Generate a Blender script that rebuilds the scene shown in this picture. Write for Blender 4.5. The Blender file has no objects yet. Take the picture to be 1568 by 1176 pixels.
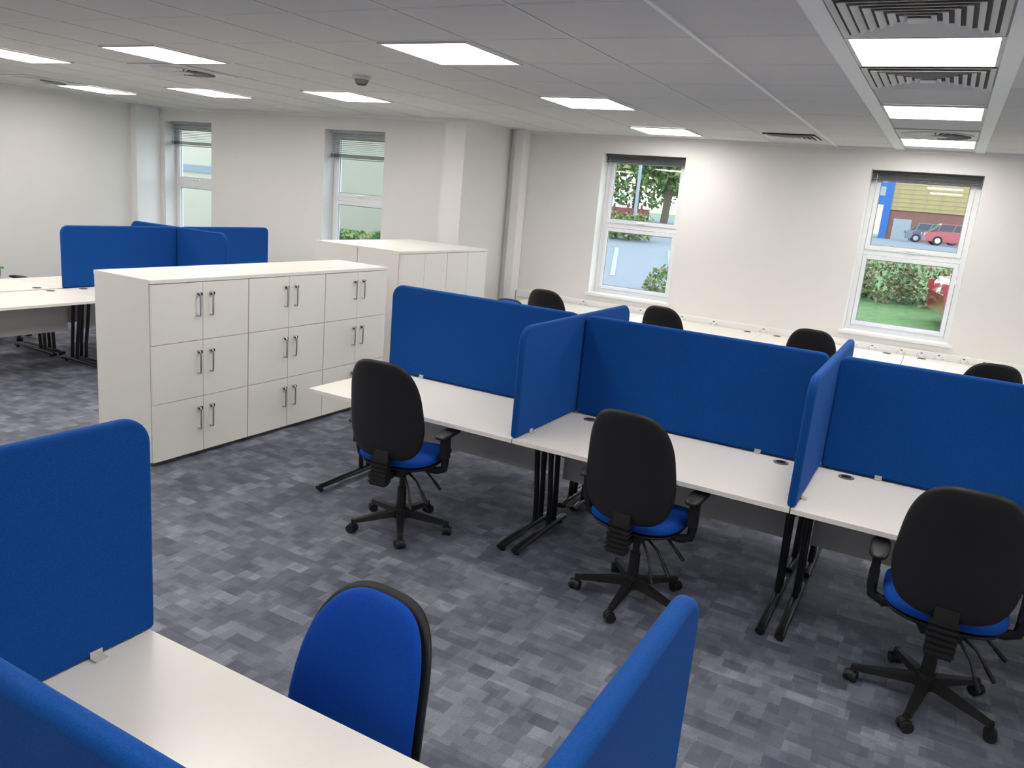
import bpy, bmesh, math, random
from mathutils import Vector, Matrix
random.seed(7)
sc=bpy.context.scene
try:
    sc.view_settings.view_transform='Standard'
    sc.view_settings.look='None'
except Exception: pass

# ------------------------------------------------------------------ materials
def newmat(name):
    m=bpy.data.materials.new(name); m.use_nodes=True
    return m, m.node_tree.nodes, m.node_tree.links, m.node_tree.nodes['Principled BSDF']
def mat(name,col,rough=.5,metal=0,noise=0,nscale=50,bump=0,bscale=200,spec=None,sheen=0,coat=0):
    m,N,L,b=newmat(name)
    b.inputs['Base Color'].default_value=(*col,1)
    b.inputs['Roughness'].default_value=rough
    b.inputs['Metallic'].default_value=metal
    if spec is not None: b.inputs['Specular IOR Level'].default_value=spec
    if coat: b.inputs['Coat Weight'].default_value=coat
    tc=N.new('ShaderNodeTexCoord')
    if noise:
        n=N.new('ShaderNodeTexNoise'); n.inputs['Scale'].default_value=nscale; n.inputs['Detail'].default_value=4
        L.new(tc.outputs['Object'],n.inputs['Vector'])
        r=N.new('ShaderNodeMapRange'); r.inputs['To Min'].default_value=1-noise; r.inputs['To Max'].default_value=1+noise
        L.new(n.outputs['Fac'],r.inputs['Value'])
        mx=N.new('ShaderNodeVectorMath'); mx.operation='SCALE'; mx.inputs[0].default_value=col
        L.new(r.outputs['Result'],mx.inputs['Scale']); L.new(mx.outputs['Vector'],b.inputs['Base Color'])
    if bump:
        n2=N.new('ShaderNodeTexNoise'); n2.inputs['Scale'].default_value=bscale; n2.inputs['Detail'].default_value=3
        L.new(tc.outputs['Object'],n2.inputs['Vector'])
        bp=N.new('ShaderNodeBump'); bp.inputs['Strength'].default_value=bump; bp.inputs['Distance'].default_value=.002
        L.new(n2.outputs['Fac'],bp.inputs['Height']); L.new(bp.outputs['Normal'],b.inputs['Normal'])
    return m
def emit(name,col,s):
    m=bpy.data.materials.new(name); m.use_nodes=True; N=m.node_tree.nodes; N.clear()
    e=N.new('ShaderNodeEmission'); e.inputs['Color'].default_value=(*col,1); e.inputs['Strength'].default_value=s
    o=N.new('ShaderNodeOutputMaterial'); m.node_tree.links.new(e.outputs[0],o.inputs[0]); return m

M_wall=mat('painted_plaster',(.76,.745,.725),.75,noise=.02,nscale=3,bump=.1,bscale=120)
M_trim=mat('white_gloss_trim',(.84,.83,.82),.4)
M_upvc=mat('white_upvc',(.84,.85,.87),.25)
M_ceil=mat('ceiling_tile',(.71,.695,.675),.9,noise=.05,nscale=160,bump=.3,bscale=300)
M_grid=mat('ceiling_tbar',(.72,.71,.69),.5)
M_gridd=mat('tbar_shadow_and_glazing_line',(.30,.29,.28),.8)  # dark colour for painted T-bar shadow lines, also window glazing lines
M_gridw=mat('ceiling_tbar_bright',(.92,.92,.91),.4)
M_vent=mat('vent_white',(.74,.73,.71),.45)
M_ventd=mat('vent_dark',(.09,.085,.08),.7)
M_desk=mat('desk_laminate',(.82,.78,.72),.28,noise=.015,nscale=30)
M_modesty=mat('modesty_panel',(.55,.53,.50),.5)
M_deskedge=mat('trunking_joint',(.5,.49,.47),.5)
M_cab=mat('cabinet_laminate',(.79,.77,.73),.4,noise=.012,nscale=20)
M_gap=mat('cabinet_shadow_gap',(.16,.15,.14),.8)
M_blk=mat('black_plastic',(.012,.012,.013),.45,bump=.15,bscale=500,spec=.4)
M_steel=mat('black_steel',(.012,.012,.014),.28,spec=.5)
M_chrome=mat('brushed_steel',(.55,.55,.56),.3,1)
M_blind=mat('blind_slat',(.40,.40,.41),.5)
M_blindd=mat('blind_dark',(.07,.07,.075),.5)
M_sock=mat('socket_white',(.85,.85,.84),.3)
M_green=mat('lime_plastic',(.25,.5,.08),.5)
M_panel=emit('led_panel_light',(1,.965,.905),18.5)

def fabric(name,col,amp=.25):
    m,N,L,b=newmat(name)
    b.inputs['Roughness'].default_value=.85;b.inputs['Specular IOR Level'].default_value=.2
    b.inputs['Sheen Weight'].default_value=.15;b.inputs['Sheen Tint'].default_value=(.1,.35,1,1)
    tc=N.new('ShaderNodeTexCoord');mp=[]
    for sc_ in((260,260,700),(700,700,260)):
        q=N.new('ShaderNodeMapping');q.inputs['Scale'].default_value=sc_;L.new(tc.outputs['Object'],q.inputs['Vector'])
        n=N.new('ShaderNodeTexNoise');n.inputs['Scale'].default_value=1;n.inputs['Detail'].default_value=2;L.new(q.outputs[0],n.inputs['Vector']);mp.append(n)
    a=N.new('ShaderNodeMath');a.operation='MULTIPLY';L.new(mp[0].outputs['Fac'],a.inputs[0]);L.new(mp[1].outputs['Fac'],a.inputs[1])
    r=N.new('ShaderNodeMapRange');r.inputs['From Min'].default_value=.1;r.inputs['From Max'].default_value=.42;r.inputs['To Min'].default_value=1-amp;r.inputs['To Max'].default_value=1+amp
    L.new(a.outputs[0],r.inputs['Value'])
    mx=N.new('ShaderNodeVectorMath');mx.operation='SCALE';mx.inputs[0].default_value=col;L.new(r.outputs['Result'],mx.inputs['Scale']);L.new(mx.outputs['Vector'],b.inputs['Base Color'])
    bp=N.new('ShaderNodeBump');bp.inputs['Strength'].default_value=.45;bp.inputs['Distance'].default_value=.0015;L.new(a.outputs[0],bp.inputs['Height']);L.new(bp.outputs[0],b.inputs['Normal'])
    return m
M_fab=fabric('blue_screen_fabric',(.001,.056,.260))
M_seat=fabric('blue_chair_fabric',(.002,.055,.350))

def carpet():
    m,N,L,b=newmat('carpet_tile')
    g=N.new('ShaderNodeNewGeometry'); s=N.new('ShaderNodeSeparateXYZ'); L.new(g.outputs['Position'],s.inputs[0])
    def mth(op,a,b2=None):
        n=N.new('ShaderNodeMath'); n.operation=op
        for i,x in enumerate((a,b2)):
            if x is None: continue
            if isinstance(x,(int,float)): n.inputs[i].default_value=x
            else: L.new(x,n.inputs[i])
        return n.outputs[0]
    def cells(w,h,seed):
        row=mth('FLOOR',mth('DIVIDE',s.outputs['Y'],h))
        wn=N.new('ShaderNodeTexWhiteNoise'); wn.noise_dimensions='2D'
        c0=N.new('ShaderNodeCombineXYZ'); L.new(row,c0.inputs[0]); c0.inputs[1].default_value=seed
        L.new(c0.outputs[0],wn.inputs['Vector'])
        col=mth('FLOOR',mth('ADD',mth('DIVIDE',s.outputs['X'],w),mth('MULTIPLY',wn.outputs['Value'],7.)))
        c=N.new('ShaderNodeCombineXYZ'); L.new(row,c.inputs[0]); L.new(col,c.inputs[1]); c.inputs[2].default_value=seed
        w2=N.new('ShaderNodeTexWhiteNoise'); w2.noise_dimensions='3D'; L.new(c.outputs[0],w2.inputs['Vector'])
        return w2.outputs['Value']
    a=cells(.110,.075,1.); b1=cells(.055,.0555,5.); c1=cells(.25,.17,9.)
    mp=N.new('ShaderNodeMapping'); mp.inputs['Scale'].default_value=(90,420,1); L.new(g.outputs['Position'],mp.inputs['Vector'])
    n=N.new('ShaderNodeTexNoise'); n.inputs['Scale'].default_value=1; n.inputs['Detail'].default_value=3; L.new(mp.outputs[0],n.inputs['Vector'])
    big=N.new('ShaderNodeTexNoise'); big.inputs['Scale'].default_value=3.0; L.new(g.outputs['Position'],big.inputs['Vector'])
    v=mth('ADD',mth('ADD',mth('MULTIPLY',a,.34),mth('MULTIPLY',b1,.18)),mth('ADD',mth('MULTIPLY',c1,.16),mth('MULTIPLY',n.outputs['Fac'],.50)))
    v=mth('ADD',v,mth('MULTIPLY',mth('SUBTRACT',big.outputs['Fac'],.5),.35))
    r=N.new('ShaderNodeValToRGB'); e=r.color_ramp.elements
    e[0].position=.25; e[0].color=(.058,.065,.098,1); e[1].position=.98; e[1].color=(.29,.30,.36,1)
    x=e.new(.55); x.color=(.108,.115,.152,1); x=e.new(.75); x.color=(.172,.182,.225,1)
    L.new(v,r.inputs['Fac']); L.new(r.outputs[0],b.inputs['Base Color'])
    b.inputs['Roughness'].default_value=.65; b.inputs['Specular IOR Level'].default_value=.35
    bp=N.new('ShaderNodeBump'); bp.inputs['Strength'].default_value=.5; bp.inputs['Distance'].default_value=.004
    L.new(n.outputs['Fac'],bp.inputs['Height']); L.new(bp.outputs[0],b.inputs['Normal'])
    return m
M_carpet=carpet()
def glass():
    m=bpy.data.materials.new('window_glass'); m.use_nodes=True; N=m.node_tree.nodes; L=m.node_tree.links; N.clear()
    t=N.new('ShaderNodeBsdfTransparent'); t.inputs[0].default_value=(.95,.98,.97,1)
    g=N.new('ShaderNodeBsdfGlossy'); g.inputs['Roughness'].default_value=.02
    x=N.new('ShaderNodeMixShader'); x.inputs[0].default_value=.04
    o=N.new('ShaderNodeOutputMaterial'); L.new(t.outputs[0],x.inputs[1]); L.new(g.outputs[0],x.inputs[2]); L.new(x.outputs[0],o.inputs[0]); return m
M_glass=glass()
def brickmat(name,c1,c2,mortar,scale=4):
    m,N,L,b=newmat(name)
    tc=N.new('ShaderNodeTexCoord'); mp=N.new('ShaderNodeMapping'); mp.inputs['Rotation'].default_value=(math.pi/2,0,0)
    L.new(tc.outputs['Object'],mp.inputs['Vector'])
    t=N.new('ShaderNodeTexBrick'); t.inputs['Color1'].default_value=(*c1,1); t.inputs['Color2'].default_value=(*c2,1); t.inputs['Mortar'].default_value=(*mortar,1); t.inputs['Scale'].default_value=scale
    L.new(mp.outputs[0],t.inputs['Vector']); L.new(t.outputs[0],b.inputs['Base Color']); b.inputs['Roughness'].default_value=.9
    return m
M_brick=brickmat('red_brick',(.26,.09,.065),(.20,.07,.05),(.22,.18,.16))
M_yellow=mat('yellow_cladding',(.40,.29,.11),.5,noise=.05)
M_bluec=mat('blue_cladding',(.02,.11,.36),.5)
M_cream=mat('cream_render',(.33,.30,.23),.8,noise=.05,nscale=2)
M_grey=mat('grey_cladding',(.13,.17,.21),.6,noise=.05)
M_lwhite=mat('outdoor_white',(.30,.32,.34),.5)
M_grass=mat('grass',(.11,.18,.05),.95,noise=.45,nscale=6)
M_tar=mat('tarmac',(.13,.135,.14),.9,noise=.1,nscale=10)
M_path=mat('pale_paving',(.19,.195,.20),.9,noise=.1,nscale=6)
M_leaf=mat('leaf_green',(.09,.18,.04),.7,noise=.5,nscale=2)
M_leaf2=mat('leaf_yellow',(.22,.24,.08),.7,noise=.4,nscale=2)
M_leaf3=mat('leaf_autumn',(.30,.23,.12),.7,noise=.4,nscale=2)
M_bark=mat('bark',(.12,.09,.06),.9,noise=.3)
M_red=mat('red_car_paint',(.35,.01,.02),.2,coat=1)
M_silver=mat('silver_car_paint',(.12,.14,.17),.25,.4,coat=1)
M_cglass=mat('car_glass',(.03,.035,.04),.08)
M_tyre=mat('tyre',(.02,.02,.02),.8)
M_fence=mat('red_fence',(.22,.07,.055),.8,noise=.2)

# ------------------------------------------------------------------ mesh builder
class MB:
    def __init__(s): s.v=[];s.f=[];s.m=[];s.mats=[]
    def mi(s,m):
        if m not in s.mats: s.mats.append(m)
        return s.mats.index(m)
    def add(s,vs,fs,m):
        o=len(s.v); s.v+=[tuple(v) for v in vs]; i=s.mi(m)
        for f in fs: s.f.append([o+k for k in f]); s.m.append(i)
    def box(s,x0,x1,y0,y1,z0,z1,m):
        s.add([(x0,y0,z0),(x1,y0,z0),(x1,y1,z0),(x0,y1,z0),(x0,y0,z1),(x1,y0,z1),(x1,y1,z1),(x0,y1,z1)],
              [(0,3,2,1),(4,5,6,7),(0,1,5,4),(1,2,6,5),(2,3,7,6),(3,0,4,7)],m)
    def hexa(s,a,b,m):
        s.add(list(a)+list(b),[(0,3,2,1),(4,5,6,7),(0,1,5,4),(1,2,6,5),(2,3,7,6),(3,0,4,7)],m)
    def cyl(s,p0,p1,r0,m,r1=None,n=16,sx=1,sy=1):
        if r1 is None: r1=r0
        p0=Vector(p0);p1=Vector(p1);d=(p1-p0).normalized()
        a=Vector((1,0,0)) if abs(d.x)<.9 else Vector((0,1,0))
        u=d.cross(a).normalized();w=d.cross(u)
        vs=[];fs=[]
        for p,r in((p0,r0),(p1,r1)):
            for i in range(n):
                t=2*math.pi*i/n; vs.append(p+u*math.cos(t)*r*sx+w*math.sin(t)*r*sy)
        for i in range(n): fs.append((i,(i+1)%n,n+(i+1)%n,n+i))
        fs.append(tuple(range(n))[::-1]);fs.append(tuple(range(n,2*n)))
        s.add(vs,fs,m)
    def tube(s,pts,r,m,n=10,flat=1):
        pts=[Vector(p) for p in pts];vs=[];fs=[];k=len(pts)
        d=(pts[1]-pts[0]).normalized();a=Vector((0,0,1)) if abs(d.z)<.9 else Vector((1,0,0))
        u=d.cross(a).normalized()
        for i,p in enumerate(pts):
            if i==0: d=(pts[1]-p)
            elif i==k-1: d=p-pts[i-1]
            else: d=(pts[i+1]-p).normalized()+(p-pts[i-1]).normalized()
            d.normalize(); u=(u-d*u.dot(d)).normalized(); w=d.cross(u)
            for j in range(n):
                t=2*math.pi*j/n; vs.append(p+u*math.cos(t)*r+w*math.sin(t)*r*flat)
        for i in range(k-1):
            for j in range(n): fs.append((i*n+j,i*n+(j+1)%n,(i+1)*n+(j+1)%n,(i+1)*n+j))
        fs.append(tuple(range(n))[::-1]);fs.append(tuple(range((k-1)*n,k*n)))
        s.add(vs,fs,m)
    def prism(s,out,fmap,t0,t1,m):
        n=len(out);vs=[fmap(a,b,t0) for a,b in out]+[fmap(a,b,t1) for a,b in out]
        fs=[tuple(range(n))[::-1],tuple(range(n,2*n))]+[(i,(i+1)%n,n+(i+1)%n,n+i) for i in range(n)]
        s.add(vs,fs,m)
    def pad(s,out,T,curve,fmap,m,p=2.6,Tb=None):
        if Tb is None: Tb=T
        S=[1,.985,.95,.88,.75,.55,.3];n=len(out);vs=[];rings=[]
        def prof(x): return (1-x**(p*2))**(1/p)
        seq=[(x,-Tb*prof(x)) for x in S[::-1]]+[(x,T*prof(x)) for x in S[1:]]
        for x,y in seq:
            rings.append(len(vs))
            for a,b in out: vs.append(fmap(a*x,b*x,y+curve(a*x,b*x)))
        fs=[]
        for r0,r1 in zip(rings[:-1],rings[1:]):
            for i in range(n): fs.append((r0+i,r0+(i+1)%n,r1+(i+1)%n,r1+i))
        c0=len(vs);vs.append(fmap(0,0,-Tb+curve(0,0)));vs.append(fmap(0,0,T+curve(0,0)))
        for i in range(n):
            fs.append((c0,(i+1)%n,i)); fs.append((c0+1,rings[-1]+i,rings[-1]+(i+1)%n))
        s.add(vs,fs,m)
    def build(s,name,loc=(0,0,0),rz=0,bevel=0,seg=2,angle=35,flat=False,recalc=True,parent=None):
        me=bpy.data.meshes.new(name); me.from_pydata(s.v,[],s.f)
        for m in s.mats: me.materials.append(m)
        me.polygons.foreach_set('material_index',s.m)
        if recalc:
            bm=bmesh.new();bm.from_mesh(me);bmesh.ops.recalc_face_normals(bm,faces=bm.faces);bm.to_mesh(me);bm.free()
        if not flat:
            me.polygons.foreach_set('use_smooth',[True]*len(me.polygons))
            me.set_sharp_from_angle(angle=math.radians(angle))
        ob=bpy.data.objects.new(name,me);sc.collection.objects.link(ob)
        ob.location=loc;ob.rotation_euler=(0,0,rz)
        if parent: ob.parent=parent
        if bevel:
            b=ob.modifiers.new('bevel','BEVEL');b.width=bevel;b.segments=seg;b.limit_method='ANGLE';b.angle_limit=math.radians(40);b.harden_normals=True
        return ob
def inst(ob,loc,rz=0):
    o=bpy.data.objects.new(ob.name.split('.')[0],ob.data);sc.collection.objects.link(o);o.location=loc;o.rotation_euler=(0,0,rz)
    for m in ob.modifiers:
        b=o.modifiers.new(m.name,m.type)
        if m.type=='BEVEL': b.width=m.width;b.segments=m.segments;b.limit_method='ANGLE';b.angle_limit=m.angle_limit;b.harden_normals=True
    return o

# ------------------------------------------------------------------ dimensions
HC=2.91; XL=-11.25; XR=4.2; YF=-3.2; YBL=8.6; YBR=9.7; XC=-5.36; YC=8.42; CW=.30
b=MB();b.box(XL-.3,XR+.3,YF-.3,YBR+.3,-.12,0,M_carpet);b.build('floor',flat=True)
b=MB();b.box(XL-.3,XR+.3,YF-.3,YBL+.3,HC,HC+.15,M_ceil);b.box(XC-CW+.1,XR+.3,YBL+.3,YBR+.3,HC,HC+.15,M_ceil);b.build('ceiling',flat=True)

def wall_with_holes(name,x0,x1,y,th,holes):
    b=MB();x=x0
    for hx0,hx1,z0,z1 in sorted(holes):
        b.box(x,hx0,y,y+th,0,HC,M_wall);b.box(hx0,hx1,y,y+th,0,z0,M_wall);b.box(hx0,hx1,y,y+th,z1,HC,M_wall);x=hx1
    b.box(x,x1,y,y+th,0,HC,M_wall);b.build(name,flat=True)
W_R=[(-4.08,-2.99,.90,2.69),(-.90,.185,.90,2.68)]
W_L=[(-11.0,-9.96,.90,2.72),(-7.74,-6.71,.90,2.72)]
wall_with_holes('wall_back_right',XC-.3,XR+.3,YBR,.3,W_R+[(2.3,3.4,.9,2.68)])
wall_with_holes('wall_back_left',XL-.3,XC-CW,YBL,.3,W_L)
b=MB();b.box(XC-CW,XC,YC,YBR,0,HC,M_wall);b.build('wall_column',flat=True)
b=MB();b.box(XL-.3,XL,YF-.3,YBL,0,HC,M_wall);b.build('wall_left',flat=True)
b=MB();b.box(XR,XR+.3,YF-.3,YBR,0,HC,M_wall);b.build('wall_right',flat=True)
b=MB();b.box(XL,XR,YF-.3,YF,0,HC,M_wall);b.build('wall_front',flat=True)
b=MB();b.box(XC,XC+.10,YBR-.12,YBR,0,HC,M_trim);b.box(XC+.10,XC+.22,YBR-.2,YBR,0,HC,M_trim);b.build('trim_1',bevel=.004)
b=MB();b.box(XL,XL+.14,YBL-.42,YBL,0,HC,M_trim);b.build('trim_2',bevel=.004)
b=MB();b.box(XC,XR,YBR-.03,YBR,HC-.03,HC,M_trim);b.box(XL,XC-CW,YBL-.03,YBL,HC-.03,HC,M_trim);b.box(XL,XL+.03,YF,YBL,HC-.03,HC,M_trim);b.build('trim_3')
b=MB();b.box(XC+.22,XR,YBR-.018,YBR,0,.12,M_trim);b.build('baseboard_back_right')
b=MB();b.box(XL,XC-CW,YBL-.018,YBL,0,.12,M_trim);b.build('baseboard_back_left')
b=MB();b.box(XL,XL+.018,YF,YBL-.42,0,.12,M_trim);b.build('baseboard_left')
b=MB();b.box(XC,XC+.018,YC,YBR-.12,0,.12,M_trim);b.box(XC-CW,XC+.018,YC-.018,YC,0,.12,M_trim);b.build('baseboard_column')

# ------------------------------------------------------------------ windows
def window(n,x0,x1,z0,z1,y,drop,dark):
    yf=y+.21;yb=y+.28;b=MB();w=.055;zt=z0+(z1-z0)*.50
    b.box(x0,x0+w,yf,yb,z0,z1,M_upvc);b.box(x1-w,x1,yf,yb,z0,z1,M_upvc)
    b.box(x0+w,x1-w,yf,yb,z0,z0+w,M_upvc);b.box(x0+w,x1-w,yf,yb,z1-w,z1,M_upvc);b.box(x0+w,x1-w,yf,yb,zt-.03,zt+.03,M_upvc)
    for a,c in((z0+w,zt-.03),(zt+.03,z1-w)):
        s=.045;X0=x0+w+.004;X1=x1-w-.004;a+=.004;c-=.004;Y0=yf-.018;Y1=yf+.04
        b.box(X0,X0+s,Y0,Y1,a,c,M_upvc);b.box(X1-s,X1,Y0,Y1,a,c,M_upvc);b.box(X0+s,X1-s,Y0,Y1,a,a+s,M_upvc);b.box(X0+s,X1-s,Y0,Y1,c-s,c,M_upvc)
        b.box(X0+s,X1-s,yf+.012,yf+.018,a+s,c-s,M_glass)
        for (p,q,r_,t) in((X0+s,X0+s+.008,a+s,c-s),(X1-s-.008,X1-s,a+s,c-s),(X0+s,X1-s,a+s,a+s+.008),(X0+s,X1-s,c-s-.008,c-s)): b.box(p,q,yf+.004,yf+.011,r_,t,M_gridd)
    xm=(x0+x1)/2
    b.box(xm-.05,xm+.05,yf-.045,yf-.018,zt+.045,zt+.065,M_sock)
    b.build('window_%d'%n,bevel=.004)
    b=MB();b.box(x0-.04,x1+.04,y-.035,y-.0005,z0-.028,z0+.004,M_trim);b.box(x0+.001,x1-.001,y-.001,y+.205,z0+.0005,z0+.004,M_trim);b.build('window_sill')
    b=MB();mm=M_blindd if dark else M_blind
    yb0=y+.13
    b.box(x0+.01,x1-.01,yb0-.022,yb0+.022,z1-.035,z1-.003,mm)
    if drop<.1:
        for i in range(9): b.box(x0+.015,x1-.015,yb0-.013,yb0+.013,z1-.041-.005*i,z1-.038-.005*i,mm)
        zb=z1-.09
    else:
        k=int(drop/.024)
        for i in range(k):
            z=z1-.05-.024*i;c=.011
            b.hexa([(x0+.015,yb0-c,z-.004),(x1-.015,yb0-c,z-.004),(x1-.015,yb0+c,z+.004),(x0+.015,yb0+c,z+.004)],[(x0+.015,yb0-c,z-.0025),(x1-.015,yb0-c,z-.0025),(x1-.015,yb0+c,z+.0055),(x0+.015,yb0+c,z+.0055)],mm)
        for i in range(10):
            z=z1-.05-.024*k-.005*i;b.box(x0+.015,x1-.015,yb0-.012,yb0+.012,z,z+.003,M_blindd)
        zb=z1-.05-.024*k-.055
    b.box(x0+.012,x1-.012,yb0-.014,yb0+.014,zb-.012,zb,mm)
    for xx in(x0+.15,x1-.15): b.cyl((xx,yb0,z1-.03),(xx,yb0,zb),.0015,M_blind,n=5)
    b.cyl((x0+.06,yb0-.02,z1-.03),(x0+.06,yb0-.02,z1-.75),.002,M_sock,n=5)
    b.build('venetian_blind')
window(1,*W_L[0],YBL,.25,False);window(2,*W_L[1],YBL,.28,False)
window(3,*W_R[0],YBR,0,True);window(4,*W_R[1],YBR,0,True);window(5,2.3,3.4,.9,2.68,YBR,0,True)

b=MB();b.box(XC+.23,XR-.01,YBR-.055,YBR-.001,.62,.80,M_trim);b.box(XC+.23,XR-.01,YBR-.060,YBR-.055,.705,.712,M_deskedge);b.build('dado_trunking',bevel=.005)
b=MB()
for x in(-4.6,-4.1,-3.3,-2.75,-2.35,-1.75,-1.2,-.75,-.55,-.25,-.05,.12,.36,.55,.75,1.3):
    b.box(x-.07,x+.07,YBR-.066,YBR-.0605,.715,.79,M_sock)
    for dx in(-.035,.035):
        for ax,az in((0,.0),( -.011,-.018),(.011,-.018)): b.box(x+dx+ax-.003,x+dx+ax+.003,YBR-.068,YBR-.0655,.757+az,.765+az,M_blk)
    b.box(x-.012,x+.012,YBR-.069,YBR-.066,.772,.784,M_gap)
b.build('wall_sockets')

# ------------------------------------------------------------------ ceiling grid, lights, vents
TX=.68;TY=.73;x0g=-.28-TX/2;y0g=4.49-TY/2
def clipy(x): return YBR if x>XC else YBL
b=MB()
xs=[x0g+TX*i for i in range(-16,8) if XL<x0g+TX*i<XR]; ys=[y0g+TY*i for i in range(-11,8) if YF<y0g+TY*i<YBR]
for x in xs:
    w=.009;m=M_grid;zz=HC-.0015
    if abs(x-(x0g-TX))<.01: w=.012;m=M_gridw;zz=HC-.010
    b.box(x-w,x+w,YF,clipy(x),zz,HC-.0002,m)
    if m is M_grid: b.box(x+w,x+w+.005,YF,clipy(x),HC-.001,HC-.0002,M_gridd)  # painted shadow line along one side of the T-bar
for y in ys:
    b.box(XL if y<YBL else XC,XR,y-.009,y+.009,HC-.0012,HC-.0003,M_grid)
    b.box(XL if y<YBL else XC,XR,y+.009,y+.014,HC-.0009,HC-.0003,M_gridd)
b.box(x0g-.085,x0g+.010,YF,YBR,HC-.012,HC-.0003,M_gridw);b.box(x0g+TX-.010,x0g+TX+.075,YF,YBR,HC-.012,HC-.0003,M_gridw)
b.build('ceiling_grid',flat=True)
def panel(x,y):
    b=MB();hx=TX/2-.014;hy=TY/2-.014;w=.018;z0=HC-.014;z1=HC-.002
    b.box(x-hx,x+hx,y-hy,y-hy+w,z0,z1,M_vent);b.box(x-hx,x+hx,y+hy-w,y+hy,z0,z1,M_vent)
    b.box(x-hx,x-hx+w,y-hy+w,y+hy-w,z0,z1,M_vent);b.box(x+hx-w,x+hx,y-hy+w,y+hy-w,z0,z1,M_vent)
    b.box(x-hx+w,x+hx-w,y-hy+w,y+hy-w,HC-.011,HC-.0045,M_panel);b.build('ceiling_light_panel',flat=True)
cols=[-.28,-.28-4*TX,-.28-8*TX,-.28-11*TX,-.28-14*TX,-.28+4*TX]
rows=[4.49-6*TY,4.49-3*TY,4.49,4.49+3*TY,4.49+6*TY]  # the two nearest rows are out of view, added for illumination
for x in cols:
    for y in rows:
        if y>8.5 and x<-5: continue
        panel(x,y)
def vent_sq(x,y,n=7,s=None,cov=.58):
    b=MB();H=TX/2-.02 if s is None else s;W=H+(TY-TX)/2 if s is None else s
    b.box(x-H,x+H,y-W,y+W,HC-.006,HC-.002,M_ventd)
    for i in range(n):
        f=1-i/(n+.6);g=1-(i+cov)/(n+.6)
        o=[(x-H*f,y-W*f),(x+H*f,y-W*f),(x+H*f,y+W*f),(x-H*f,y+W*f)];q=[(x-H*g,y-W*g),(x+H*g,y-W*g),(x+H*g,y+W*g),(x-H*g,y+W*g)]
        for k in range(4):
            a,c=o[k],o[(k+1)%4];d,e=q[k],q[(k+1)%4]
            za,zb=(HC-.010,HC-.024) if i else (HC-.012,HC-.018)
            b.hexa([(a[0],a[1],zb),(c[0],c[1],zb),(e[0],e[1],za),(d[0],d[1],za)],[(a[0],a[1],zb+.003),(c[0],c[1],zb+.003),(e[0],e[1],za+.003),(d[0],d[1],za+.003)],M_vent)
    b.box(x-H*.12,x+H*.12,y-W*.12,y+W*.12,HC-.028,HC-.024,M_vent)
    b.build('ceiling_air_diffuser',flat=True)
vent_sq(-.28,4.49-TY);vent_sq(-.28,4.49+TY);vent_sq(-.28-2*TX,4.49+6*TY,5,.26,.78)
def vent_round(x,y):
    b=MB();b.box(x-TX/2+.02,x+TX/2-.02,y-TY/2+.02,y+TY/2-.02,HC-.010,HC-.002,M_vent)
    b.cyl((x,y,HC-.013),(x,y,HC-.010),.27,M_ventd,n=40)
    for i in range(28):
        a=2*math.pi*i/28;c,s=math.cos(a),math.sin(a);c2,s2=math.cos(a+.13),math.sin(a+.13)
        b.hexa([(x+.07*c,y+.07*s,HC-.026),(x+.27*c,y+.27*s,HC-.026),(x+.27*c2,y+.27*s2,HC-.014),(x+.07*c2,y+.07*s2,HC-.014)],
               [(x+.07*c,y+.07*s,HC-.024),(x+.27*c,y+.27*s,HC-.024),(x+.27*c2,y+.27*s2,HC-.012),(x+.07*c2,y+.07*s2,HC-.012)],M_vent)
    b.cyl((x,y,HC-.028),(x,y,HC-.010),.08,M_vent,n=24)
    for i in range(40):
        a=2*math.pi*i/40;a2=2*math.pi*(i+1)/40
        b.hexa([(x+.27*math.cos(a),y+.27*math.sin(a),HC-.02),(x+.29*math.cos(a),y+.29*math.sin(a),HC-.02),(x+.29*math.cos(a2),y+.29*math.sin(a2),HC-.02),(x+.27*math.cos(a2),y+.27*math.sin(a2),HC-.02)],
               [(x+.27*math.cos(a),y+.27*math.sin(a),HC-.01),(x+.29*math.cos(a),y+.29*math.sin(a),HC-.01),(x+.29*math.cos(a2),y+.29*math.sin(a2),HC-.01),(x+.27*math.cos(a2),y+.27*math.sin(a2),HC-.01)],M_vent)
    b.build('ceiling_swirl_diffuser',flat=True)
vent_round(-.28,4.49+5*TY);vent_round(-.28-9*TX,4.49+TY);vent_round(-.28-14*TX,4.49+2*TY)
b=MB();b.cyl((-4.5,5.42,HC-.0005),(-4.5,5.42,HC-.03),.075,M_vent,n=24);b.cyl((-4.5,5.42,HC-.03),(-4.5,5.42,HC-.065),.062,M_cream,.045,n=24);b.cyl((-4.5,5.42,HC-.065),(-4.5,5.42,HC-.075),.045,M_ventd,.03,n=24);b.build('smoke_detector')

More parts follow.
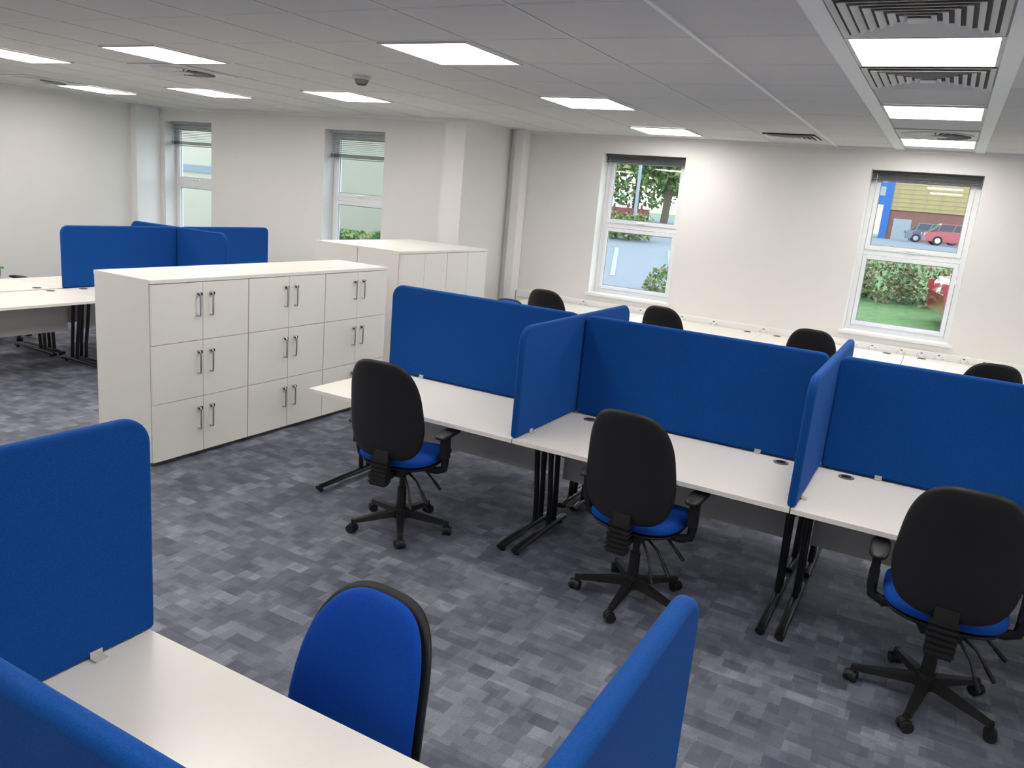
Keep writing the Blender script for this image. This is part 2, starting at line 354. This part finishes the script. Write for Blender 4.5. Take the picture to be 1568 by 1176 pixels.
# ------------------------------------------------------------------ desks
DT=.73
def desk_geo(L,D=.80):
    b=MB();b.box(0,L,0,D,DT-.025,DT,M_desk)
    b.box(.06,L-.06,D-.17,D-.152,.33,DT-.026,M_modesty)
    for x in(.045,L-.045):
        b.tube([(x,.07,.028),(x,.09,.036),(x,.14,.040),(x,D-.10,.040),(x,D-.04,.030)],.024,M_steel,n=12,flat=.8)
        for yy,yt in((D-.30,D-.34),(D-.22,D-.24)):
            b.tube([(x,yy+.02,.05),(x,yy+.01,.20),(x,yt,.50),(x,yt-.02,DT-.05)],.017,M_steel,n=12)
        b.box(x-.02,x+.02,.10,D-.06,DT-.055,DT-.0255,M_steel)
        for yy in(.10,D-.10): b.cyl((x,yy,0),(x,yy,.02),.016,M_blk,n=10)
    b.box(.06,L-.06,D-.36,D-.32,DT-.055,DT-.0255,M_steel)
    for x in(.17,L-.17): 
        b.cyl((x,D-.085,DT),(x,D-.085,DT+.004),.042,M_gap,n=24)
        b.cyl((x,D-.085,DT+.004),(x,D-.085,DT+.006),.026,M_blk,n=20)
    return b
def screen(length,x,y,z0,z1,rz=0,r1=.10,r2=.10,br=(),t=.042):
    h=z1-z0
    out=[(0,0),(length,0)]
    for cx,cy,r,a0 in((length-r2,h-r2,r2,0),(r1,h-r1,r1,90)):
        for i in range(9):
            a=math.radians(a0+90*i/8);out.append((cx+r*math.cos(a),cy+r*math.sin(a)))
    b=MB();b.prism(out,lambda a,c,t_:(a,t_,c),-t/2,t/2,M_fab)
    o=b.build('desk_privacy_screen',loc=(x,y,z0),rz=rz,bevel=.017,seg=4)
    if br:
        b=MB()
        for u in br:
            for k in(-1,1):
                y0,y1=sorted((k*t/2,k*(t/2+.025)));b.box(u-.018,u+.018,y0,y1,.001,.005,M_modesty)
                y0,y1=sorted((k*t/2,k*(t/2+.003)));b.box(u-.018,u+.018,y0,y1,.001,.022,M_modesty)
        b.build('clamp_brackets',parent=o)
    return o
def bench(x0,n,W,yc,ztop=1.37,D=.80,left_div=False,ov=.02,dr=.10,zc=None):
    d=desk_geo(W-.006,D).build('office_desk',loc=(x0+.003,yc-.03-D,0),bevel=.003)
    for i in range(n):
        if i: inst(d,(x0+.003+i*W,yc-.03-D,0))
        inst(d,(x0+W-.003+i*W,yc+.03+D,0),math.pi)
        screen(W-.05,x0+.025+i*W,yc,DT-.0,zc or ztop,0,.09 if (i==0 and not left_div) else .05,.05,br=(.3,W-.35))
    for i in range(0 if left_div else 1,n):
        screen(2*D+2*ov,x0+i*W,yc-D-ov,DT+.002,ztop,math.pi/2,dr,dr,br=(.18,2*D-.10))
bench(-3.47,4,1.52,4.60)
bench(-1.855,2,1.555,.535,ztop=1.385,left_div=True,ov=.045,dr=.08,zc=1.365)

def bench_y(xc,y0,n,W,D=.80):
    for i in range(n):
        b=desk_geo(W-.006,D)
        b.build('office_desk',loc=(xc+.03+D,y0+.003+i*W,0),rz=math.pi/2,bevel=.003)
        b.build('office_desk',loc=(xc-.03-D,y0+W-.003+i*W,0),rz=-math.pi/2,bevel=.003)
bench_y(-7.90,3.47,1,1.43);bench_y(-7.90,4.90,2,1.43)
for i in range(2): screen(1.38,-7.90,4.925+1.43*i,DT,1.37,math.pi/2,.08,.06)
screen(1.64,-8.72,6.33,DT+.002,1.37,0,.1,.1)

d=desk_geo(1.525,.78)
for i in range(4):
    d.build('office_desk',loc=(-4.80+1.53*i,YBR-.075-.78,0),bevel=.003)

# ------------------------------------------------------------------ chair
def chair(x,y,rz,star=-90,zs=1.0,name='office_chair'):
    b=MB();C=math.cos;S=math.sin
    for i in range(5):
        a=math.radians(star+72*i)-rz;c,s=C(a),S(a);px,py=-s,c
        def P(r,w,z): return (c*r+px*w,s*r+py*w,z)
        b.hexa([P(.02,-.030,.085),P(.02,.030,.085),P(.30,.017,.062),P(.30,-.017,.062)],[P(.02,-.024,.125),P(.02,.024,.125),P(.30,.012,.082),P(.30,-.012,.082)],M_blk)
        b.cyl(P(.295,0,.045),P(.295,0,.085),.014,M_blk,n=10)
        ca=a+.7+i*1.3;cx,cy=P(.302,0,0)[:2];dx,dy=C(ca),S(ca)
        for k in(-1,1): b.cyl((cx+dx*.008*k,cy+dy*.008*k,.027),(cx+dx*.027*k,cy+dy*.027*k,.027),.027,M_blk,n=16)
        b.cyl((cx-dx*.012,cy-dy*.012,.034),(cx+dx*.012,cy+dy*.012,.034),.026,M_blk,n=14)
    b.cyl((0,0,.07),(0,0,.14),.045,M_blk,.036,n=20)
    b.cyl((0,0,.14),(0,0,.27),.030,M_blk,.027,n=16);b.cyl((0,0,.27),(0,0,.40),.019,M_blk,n=14)
    b.hexa([(-.07,-.15,.385),(.07,-.15,.385),(.07,.10,.375),(-.07,.10,.375)],[(-.10,-.17,.44),(.10,-.17,.44),(.10,.14,.44),(-.10,.14,.44)],M_blk)
    b.tube([(.07,.02,.41),(.16,.0,.40),(.24,-.02,.34)],.007,M_blk,n=8);b.cyl((.22,-.015,.355),(.27,-.028,.315),.016,M_blk,n=8,sy=.6)
    b.tube([(.07,-.07,.40),(.15,-.10,.36),(.20,-.12,.30)],.007,M_blk,n=8);b.cyl((.19,-.115,.31),(.235,-.133,.255),.016,M_blk,n=8,sy=.6)
    b.tube([(.07,-.12,.40),(.13,-.17,.34),(.16,-.2,.27)],.007,M_blk,n=8);b.cyl((.152,-.195,.285),(.18,-.22,.235),.014,M_blk,n=8,sy=.6)
    b.tube([(-.07,0,.41),(-.2,.0,.41),(-.24,.0,.39)],.006,M_blk,n=8)
    def sup(ax,ay,e,n=48,tx=0):
        o=[]
        for i in range(n):
            t=2*math.pi*i/n;c,s=C(t),S(t)
            o.append((ax*math.copysign(abs(c)**e,c)*(1+tx*s),ay*math.copysign(abs(s)**e,s)))
        return o
    cv=lambda a,q:-.55*max(0,q-.12)**2*4+.25*a*a
    b.pad(sup(.235,.225,.55,tx=.05),.012,cv,lambda a,q,t:(a,q+.02,.452+t),M_blk,Tb=.022)
    b.pad(sup(.248,.238,.55,tx=.05),.042,cv,lambda a,q,t:(a,q+.02,.482+t),M_seat,Tb=.024)
    for k in(-1,1):
        b.tube([(k*.10,-.03,.432),(k*.24,-.03,.432),(k*.285,-.03,.45),(k*.292,-.035,.50),(k*.292,-.045,.575)],.018,M_blk,n=10,flat=1.3)
        b.hexa([(k*.272,-.075,.52),(k*.312,-.075,.52),(k*.312,-.01,.52),(k*.272,-.01,.52)],[(k*.274,-.085,.655),(k*.310,-.085,.655),(k*.310,-.015,.655),(k*.274,-.015,.655)],M_blk)
        b.pad(sup(.042,.13,.6,28),.015,lambda a,q:-.25*q*q,lambda a,q,t:(k*.290+a,q-.01,.670+t),M_blk)
    al=math.radians(9);rot=lambda a,z,t:(a,-.235+t*C(al)-(z-.60)*S(al),.60+(z-.60)*C(al)+t*S(al))
    b.hexa([(-.035,-.12,.40),(.035,-.12,.40),(.035,-.12,.43),(-.035,-.12,.43)],[(-.035,-.30,.38),(.035,-.30,.38),(.035,-.28,.425),(-.035,-.28,.425)],M_blk)
    b.hexa([(-.05,-.315,.375),(.05,-.315,.375),(.05,-.265,.375),(-.05,-.265,.375)],[(-.045,-.280,.58),(.045,-.280,.58),(.045,-.25,.58),(-.045,-.25,.58)],M_blk)
    for i in range(6): b.box(-.056,.056,-.322+.003*i,-.258+.002*i,.39+.025*i,.402+.025*i,M_blk)
    def back(k,n=80):
        o=[];hb=.300+k
        for i in range(n):
            t=2*math.pi*i/n;c,s=C(t),S(t)
            e=.62 if s>0 else .52
            z=hb*math.copysign(abs(s)**e,s);zn=z/hb
            a=.242+k-.052*((zn+1)/2)**1.6-.030*max(0,-zn-.25)**1.3
            o.append((a*math.copysign(abs(c)**e,c),z))
        return o
    bc=lambda a,z:.75*a*a-.30*max(0,z)**2-.12*z*z
    b.pad(back(.008),.014,bc,lambda a,z,t:rot(a,z+.830,t-.012),M_blk,p=2.2,Tb=.034)
    b.pad(back(-.006),.034,bc,lambda a,z,t:rot(a,z+.830,t+.008),M_seat,p=2.4,Tb=.010)
    if zs!=1: b.v=[(p[0],p[1],p[2]*zs) for p in b.v]
    return b.build(name,loc=(x,y,0),rz=rz,angle=50)
R=math.radians
chair(-2.66,3.74,R(8),-126)
chair(-1.16,3.80,R(-2),-90)
chair(.27,3.745,R(0),-101)
chair(-1.185,1.235,R(174),-60,.885)
chair(-3.30,5.70,R(175),-80,1.05)
chair(-1.2,5.68,R(183),-80);chair(.35,5.68,R(180),-60)
for x,y,r in((-3.69,7.9,3),(-2.36,7.93,-4),(-.95,7.9,2),(.46,7.45,6)): chair(x,y,R(r),-80)
chair(-6.70,5.28,R(86),-40);chair(-9.15,4.95,R(-80),10)

b=MB();b.box(-.5,.5,-.35,.35,.70,.725,M_green)
for i in(-1,1):
    for j in(-1,1): b.cyl((i*.44,j*.29,0),(i*.42,j*.27,.70),.016,M_steel,n=10)
b.build('side_table',loc=(-10.2,5.0,0),bevel=.004)

# ------------------------------------------------------------------ cabinets
def cabinet(y0,y1,xb,xf,H,rows,name='locker_cabinet',handles=True):
    b=MB();pl=.03;tt=.025
    b.box(xb,xf-.022,y0+.001,y1-.001,pl,H-tt,M_cab);b.box(xb+.02,xf-.045,y0+.012,y1-.012,0,pl,M_gap)
    b.box(xf-.022,xf-.0205,y0+.004,y1-.004,pl+.004,H-tt-.002,M_gap)
    b.box(xb-.004,xf+.004,y0,y1,H-tt,H,M_cab)
    dh=(H-tt-pl-.006)/rows;dw=(y1-y0)/2
    for r in range(rows):
        for k in range(2):
            ya=y0+k*dw+.002+(.002 if k==0 else 0);yb=y0+(k+1)*dw-.002-(.002 if k==1 else 0);za=pl+.003+r*dh+.002;zb=za+dh-.004
            b.box(xf-.0195,xf,ya,yb,za,zb,M_cab)
            if not handles: continue
            hy=(yb-.045) if k==0 else (ya+.06);hz=zb-.145
            b.tube([(xf,hy,hz+.07),(xf+.026,hy,hz+.07),(xf+.032,hy,hz+.062),(xf+.032,hy,hz-.082),(xf+.026,hy,hz-.09),(xf,hy,hz-.09)],.0065,M_chrome,n=8)
            ky=hy+.014
            b.box(xf,xf+.020,ky-.010,ky+.014,hz+.052,hz+.072,M_blk)
    return b.build(name,bevel=.0015,seg=1)
for i in range(3): cabinet(3.43+.845*i,3.43+.845*(i+1),-5.14,-4.55,1.31,3)
for i in range(2): cabinet(6.36+.84*i,6.36+.84*(i+1),-5.24,-4.70,1.43,1,'storage_cupboard',False)
b=MB();b.box(-5.785,-5.25,6.362,8.04,.03,1.405,M_cab);b.box(-5.76,-5.27,6.38,8.02,0,.03,M_gap);b.box(-5.80,-5.245,6.36,8.04,1.405,1.43,M_cab)
for k in range(4): b.box(-5.804,-5.786,6.365+.419*k,6.365+.419*k+.414,.035,1.40,M_cab)
b.build('storage_cupboard',bevel=.0015,seg=1)

# ------------------------------------------------------------------ exterior
b=MB()
def gz(y): return -.15 if y<10.2 else min(1.25,-.15+(y-10.2)*.088)
ysx=[10.05,12,14,16,18,20,22,24,26.1,60,140]
vs=[];fs=[]
for y in ysx:
    for x in(-150,80): vs.append((x,y,gz(y)))
for i in range(len(ysx)-1): fs.append((2*i,2*i+1,2*i+3,2*i+2))
b.add(vs,fs,M_grass);b.build('ground_grass',flat=True)
b=MB();b.add([(-150,38,1.27),(80,38,1.27),(80,74,1.27),(-150,74,1.27)],[(0,1,2,3)],M_tar);b.build('ground_road',flat=True,recalc=False)
b=MB();vs=[];fs=[]
for y,xa,xb in((12.5,-5.8,-3.6),(16,-7.0,-4.7),(18,-7.7,-5.3),(20,-8.6,-6.0),(22,-9.6,-6.5),(26.1,-12.4,-7.6),(38,-19,-12)):
    vs+=[(xa,y,gz(y)+.03),(xb,y,gz(y)+.03)]
for i in range(6): fs.append((2*i,2*i+1,2*i+3,2*i+2))
b.add(vs,fs,M_path)
for (xa,ya,xb_,yb_) in((-6.6,17,-8.3,21.5),(-5.2,17,-6.9,22)):
    b.add([(xa-.06,ya,gz(ya)+.04),(xa+.06,ya,gz(ya)+.04),(xb_+.06,yb_,gz(yb_)+.04),(xb_-.06,yb_,gz(yb_)+.04)],[(0,1,2,3)],M_lwhite)
b.build('ground_path',flat=True,recalc=False)
def foliage(name,blobs,n,size,mats,trunk=None):
    b=MB();rnd=random.Random(int(abs(blobs[0][0]*100)))
    per=n//len(blobs)
    for (cx,cy,cz,rx,ry,rz_) in blobs:
        for i in range(per):
            while True:
                p=[rnd.uniform(-1,1) for _ in range(3)];q=sum(t*t for t in p)
                if .3<q<1.05: break
            c=Vector((cx+p[0]*rx,cy+p[1]*ry,cz+p[2]*rz_));u=Vector([rnd.gauss(0,1) for _ in range(3)]).normalized();w=u.cross(Vector([rnd.gauss(0,1) for _ in range(3)])).normalized();s=size*rnd.uniform(.6,1.4)
            b.add([c-u*s,c-w*s*.5,c+u*s,c+w*s*.5],[(0,1,2,3)],rnd.choice(mats))
    if trunk:
        (x,y,z,h,r)=trunk
        b.tube([(x,y,z),(x+.1,y,z+h*.4),(x-.05,y,z+h)],r,M_bark,n=10)
        for k in range(5):
            a=k*1.3;b.tube([(x,y,z+h*(.5+.08*k)),(x+math.cos(a)*h*.25,y+math.sin(a)*h*.25,z+h*(.8+.05*k))],r*.4,M_bark,n=6)
    b.build(name,flat=True,recalc=False)
foliage('tree',[(-9.3,28,4.9,1.7,1.4,1.4),(-8.5,28.5,4.2,1.4,1.2,1.2),(-10.0,29,4.3,1.4,1.3,1.2),(-9.2,28.5,3.5,1.6,1.1,.9)],5200,.11,[M_leaf,M_leaf,M_leaf2],(-9.3,28.4,1.25,4.0,.14))
foliage('tree',[(-15.6,44,6.0,2.8,2,2.2),(-18,44,5,2.6,2,2.0),(-13.6,44,4.6,2,2,1.8),(-16,44,3.6,3,2,1.6)],4800,.18,[M_leaf2,M_leaf2,M_leaf],(-16.2,44,1.25,5,.2))
foliage('tree',[(-36,52,6,5,3,3),(-30,53,5,4,3,2.6)],3000,.25,[M_leaf,M_leaf2],(-34,52,1.25,5,.25))
foliage('hedge',[(-10.3+.9*i,23.4,gz(23.4)+.45,.7,.5,.45) for i in range(-5,3)],4400,.07,[M_leaf,M_leaf2])
foliage('hedge',[(-1.9+.8*i,18.6,gz(18.6)+.40,.7,.7,.50) for i in range(0,6)],5600,.055,[M_leaf,M_leaf2,M_leaf3,M_leaf3])
foliage('hedge',[(-4.9+.5*i,15.8,gz(15.8)+.15,.5,.5,.45) for i in range(0,3)],2400,.055,[M_leaf,M_leaf2,M_leaf3])
foliage('hedge',[(-14.0+.8*i,16,gz(16)+.12,.7,.6,.38) for i in range(0,5)],4000,.07,[M_leaf,M_leaf2])
b=MB();b.box(-19,-9.2,26.4,26.5,1.2,2.0,M_fence)
for i in range(20): b.box(-19+.5*i,-18.92+.5*i,26.36,26.4,1.2,2.12,M_fence)
b.build('garden_fence',flat=True)
b=MB();b.box(-5.0,30,76,96,1.25,3.7,M_brick);b.box(-5.0,30,75.9,96,3.7,7.0,M_yellow);b.box(-5.05,30,75.85,96,7.0,8.0,M_bluec)
b.box(-5.6,-5.0,75.8,96,1.25,8.0,M_bluec)
for i in range(30): b.box(-4.6+1.1*i,-4.55+1.1*i,75.86,75.9,3.7,7.0,M_cream)
for i in range(9): b.box(-5,30,75.87,75.9,4.0+.36*i,4.03+.36*i,M_cream)
b.box(-4.6,-3.2,75.95,76,1.25,3.0,M_lwhite);b.box(3,6,75.95,76,1.25,3.2,M_grey)
b.build('warehouse_building',flat=True)
b=MB();b.box(-44,-22,34,44,1.27,2.0,M_brick);b.box(-44,-22,34,44,2.0,3.5,M_grey);b.box(-44.5,-21.5,33.6,44.4,3.5,3.75,M_lwhite)
for i in range(10): b.box(-42.6+2*i,-41.4+2*i,33.95,34,2.05,3.1,M_lwhite);b.box(-42.5+2*i,-41.5+2*i,33.93,33.95,2.12,3.03,M_cglass)
b.build('office_building',flat=True)
b=MB();b.box(-30,-13.4,21,21.25,gz(21),1.55,M_brick);b.box(-30,-13.4,20.97,21.28,1.55,1.62,M_fence);b.build('brick_boundary',flat=True)
b=MB();b.box(-26,-15.2,13.5,20,.2,5,M_cream);b.box(-26,-15.15,13.45,13.5,1.95,2.1,M_grey);b.box(-26,-15.1,13.4,20.1,5,5.2,M_grey);b.build('rendered_building',flat=True)
b=MB();b.tube([(-9.35,25.5,1.2),(-9.35,25.5,6.2),(-9.55,25.5,6.7),(-10.0,25.5,6.9)],.055,M_lwhite,n=10);b.box(-10.4,-9.95,25.4,25.6,6.85,6.95,M_grey);b.build('street_lamp')
b=MB();b.cyl((-3.2,40,1.27),(-3.2,40,4.2),.04,M_grey);b.box(-3.5,-2.9,39.93,39.96,3.1,4.1,M_bluec);b.box(-3.45,-2.95,39.91,39.93,3.5,3.9,M_lwhite);b.build('sign_post')
def car(x,y,z,rz,m):
    b=MB()
    body=[(-2.0,.25),(-2.05,.6),(-1.9,.85),(-1.1,.95),(1.0,.97),(1.75,.82),(2.05,.65),(2.05,.3),(1.9,.22)]
    b.prism(body,lambda a,c,t:(a,t,c),-.82,.82,m)
    b.hexa([(-1.75,-.76,.9),(1.15,-.76,.9),(1.15,.76,.9),(-1.75,.76,.9)],[(-1.15,-.62,1.40),(.35,-.62,1.42),(.35,.62,1.42),(-1.15,.62,1.40)],M_cglass)
    b.box(-1.15,.37,-.63,.63,1.40,1.45,m)
    for xx in(-1.25,-.35,.42): 
        for k in(-1,1): b.tube([(xx-.1,k*.77,.92),(xx+ (.1 if xx<0 else -.1),k*.635,1.42)],.03,m,n=6)
    for xx in(-1.25,1.25):
        for k in(-1,1): 
            b.cyl((xx,k*.66,.31),(xx,k*.86,.31),.31,M_tyre,n=24);b.cyl((xx,k*.861,.31),(xx,k*.872,.31),.18,M_chrome,n=16)
    for k in(-1,1): b.box(2.0,2.07,k*.7-.12,k*.7+.12,.6,.74,M_lwhite);b.box(-2.08,-2.0,k*.7-.1,k*.7+.1,.62,.8,M_red)
    b.build('parked_car',loc=(x,y,z),rz=rz,bevel=.04)
car(.3,62,1.27,R(10),M_red);car(-1.2,69,1.27,R(5),M_silver);car(1.95,16.6,gz(16.6)+.02,R(10),M_red)

# ------------------------------------------------------------------ world + camera
w=bpy.data.worlds.new('overcast_sky');sc.world=w;w.use_nodes=True
N=w.node_tree.nodes;L=w.node_tree.links;bg=N['Background']
tc=N.new('ShaderNodeTexCoord');sp=N.new('ShaderNodeSeparateXYZ');L.new(tc.outputs['Generated'],sp.inputs[0])
r=N.new('ShaderNodeValToRGB');r.color_ramp.elements[0].position=0;r.color_ramp.elements[0].color=(.82,.89,1,1);r.color_ramp.elements[1].position=.6;r.color_ramp.elements[1].color=(.64,.79,1,1)
L.new(sp.outputs['Z'],r.inputs[0]);L.new(r.outputs[0],bg.inputs[0]);bg.inputs['Strength'].default_value=4.4

M3=[(.87218,.48141,.08685),(.18648,-.16308,-.96883),(-.45224,.86119,-.23201)]
cam=bpy.data.cameras.new('camera');co=bpy.data.objects.new('camera',cam);sc.collection.objects.link(co)
r_,d_,f_=[Vector(v).normalized() for v in M3]
mw=Matrix(((r_.x,-d_.x,-f_.x,0),(r_.y,-d_.y,-f_.y,0),(r_.z,-d_.z,-f_.z,2.06),(0,0,0,1)))
co.matrix_world=mw;cam.sensor_width=36;cam.lens=1205.6/1568*36;cam.clip_start=.02;cam.clip_end=400
sc.camera=co
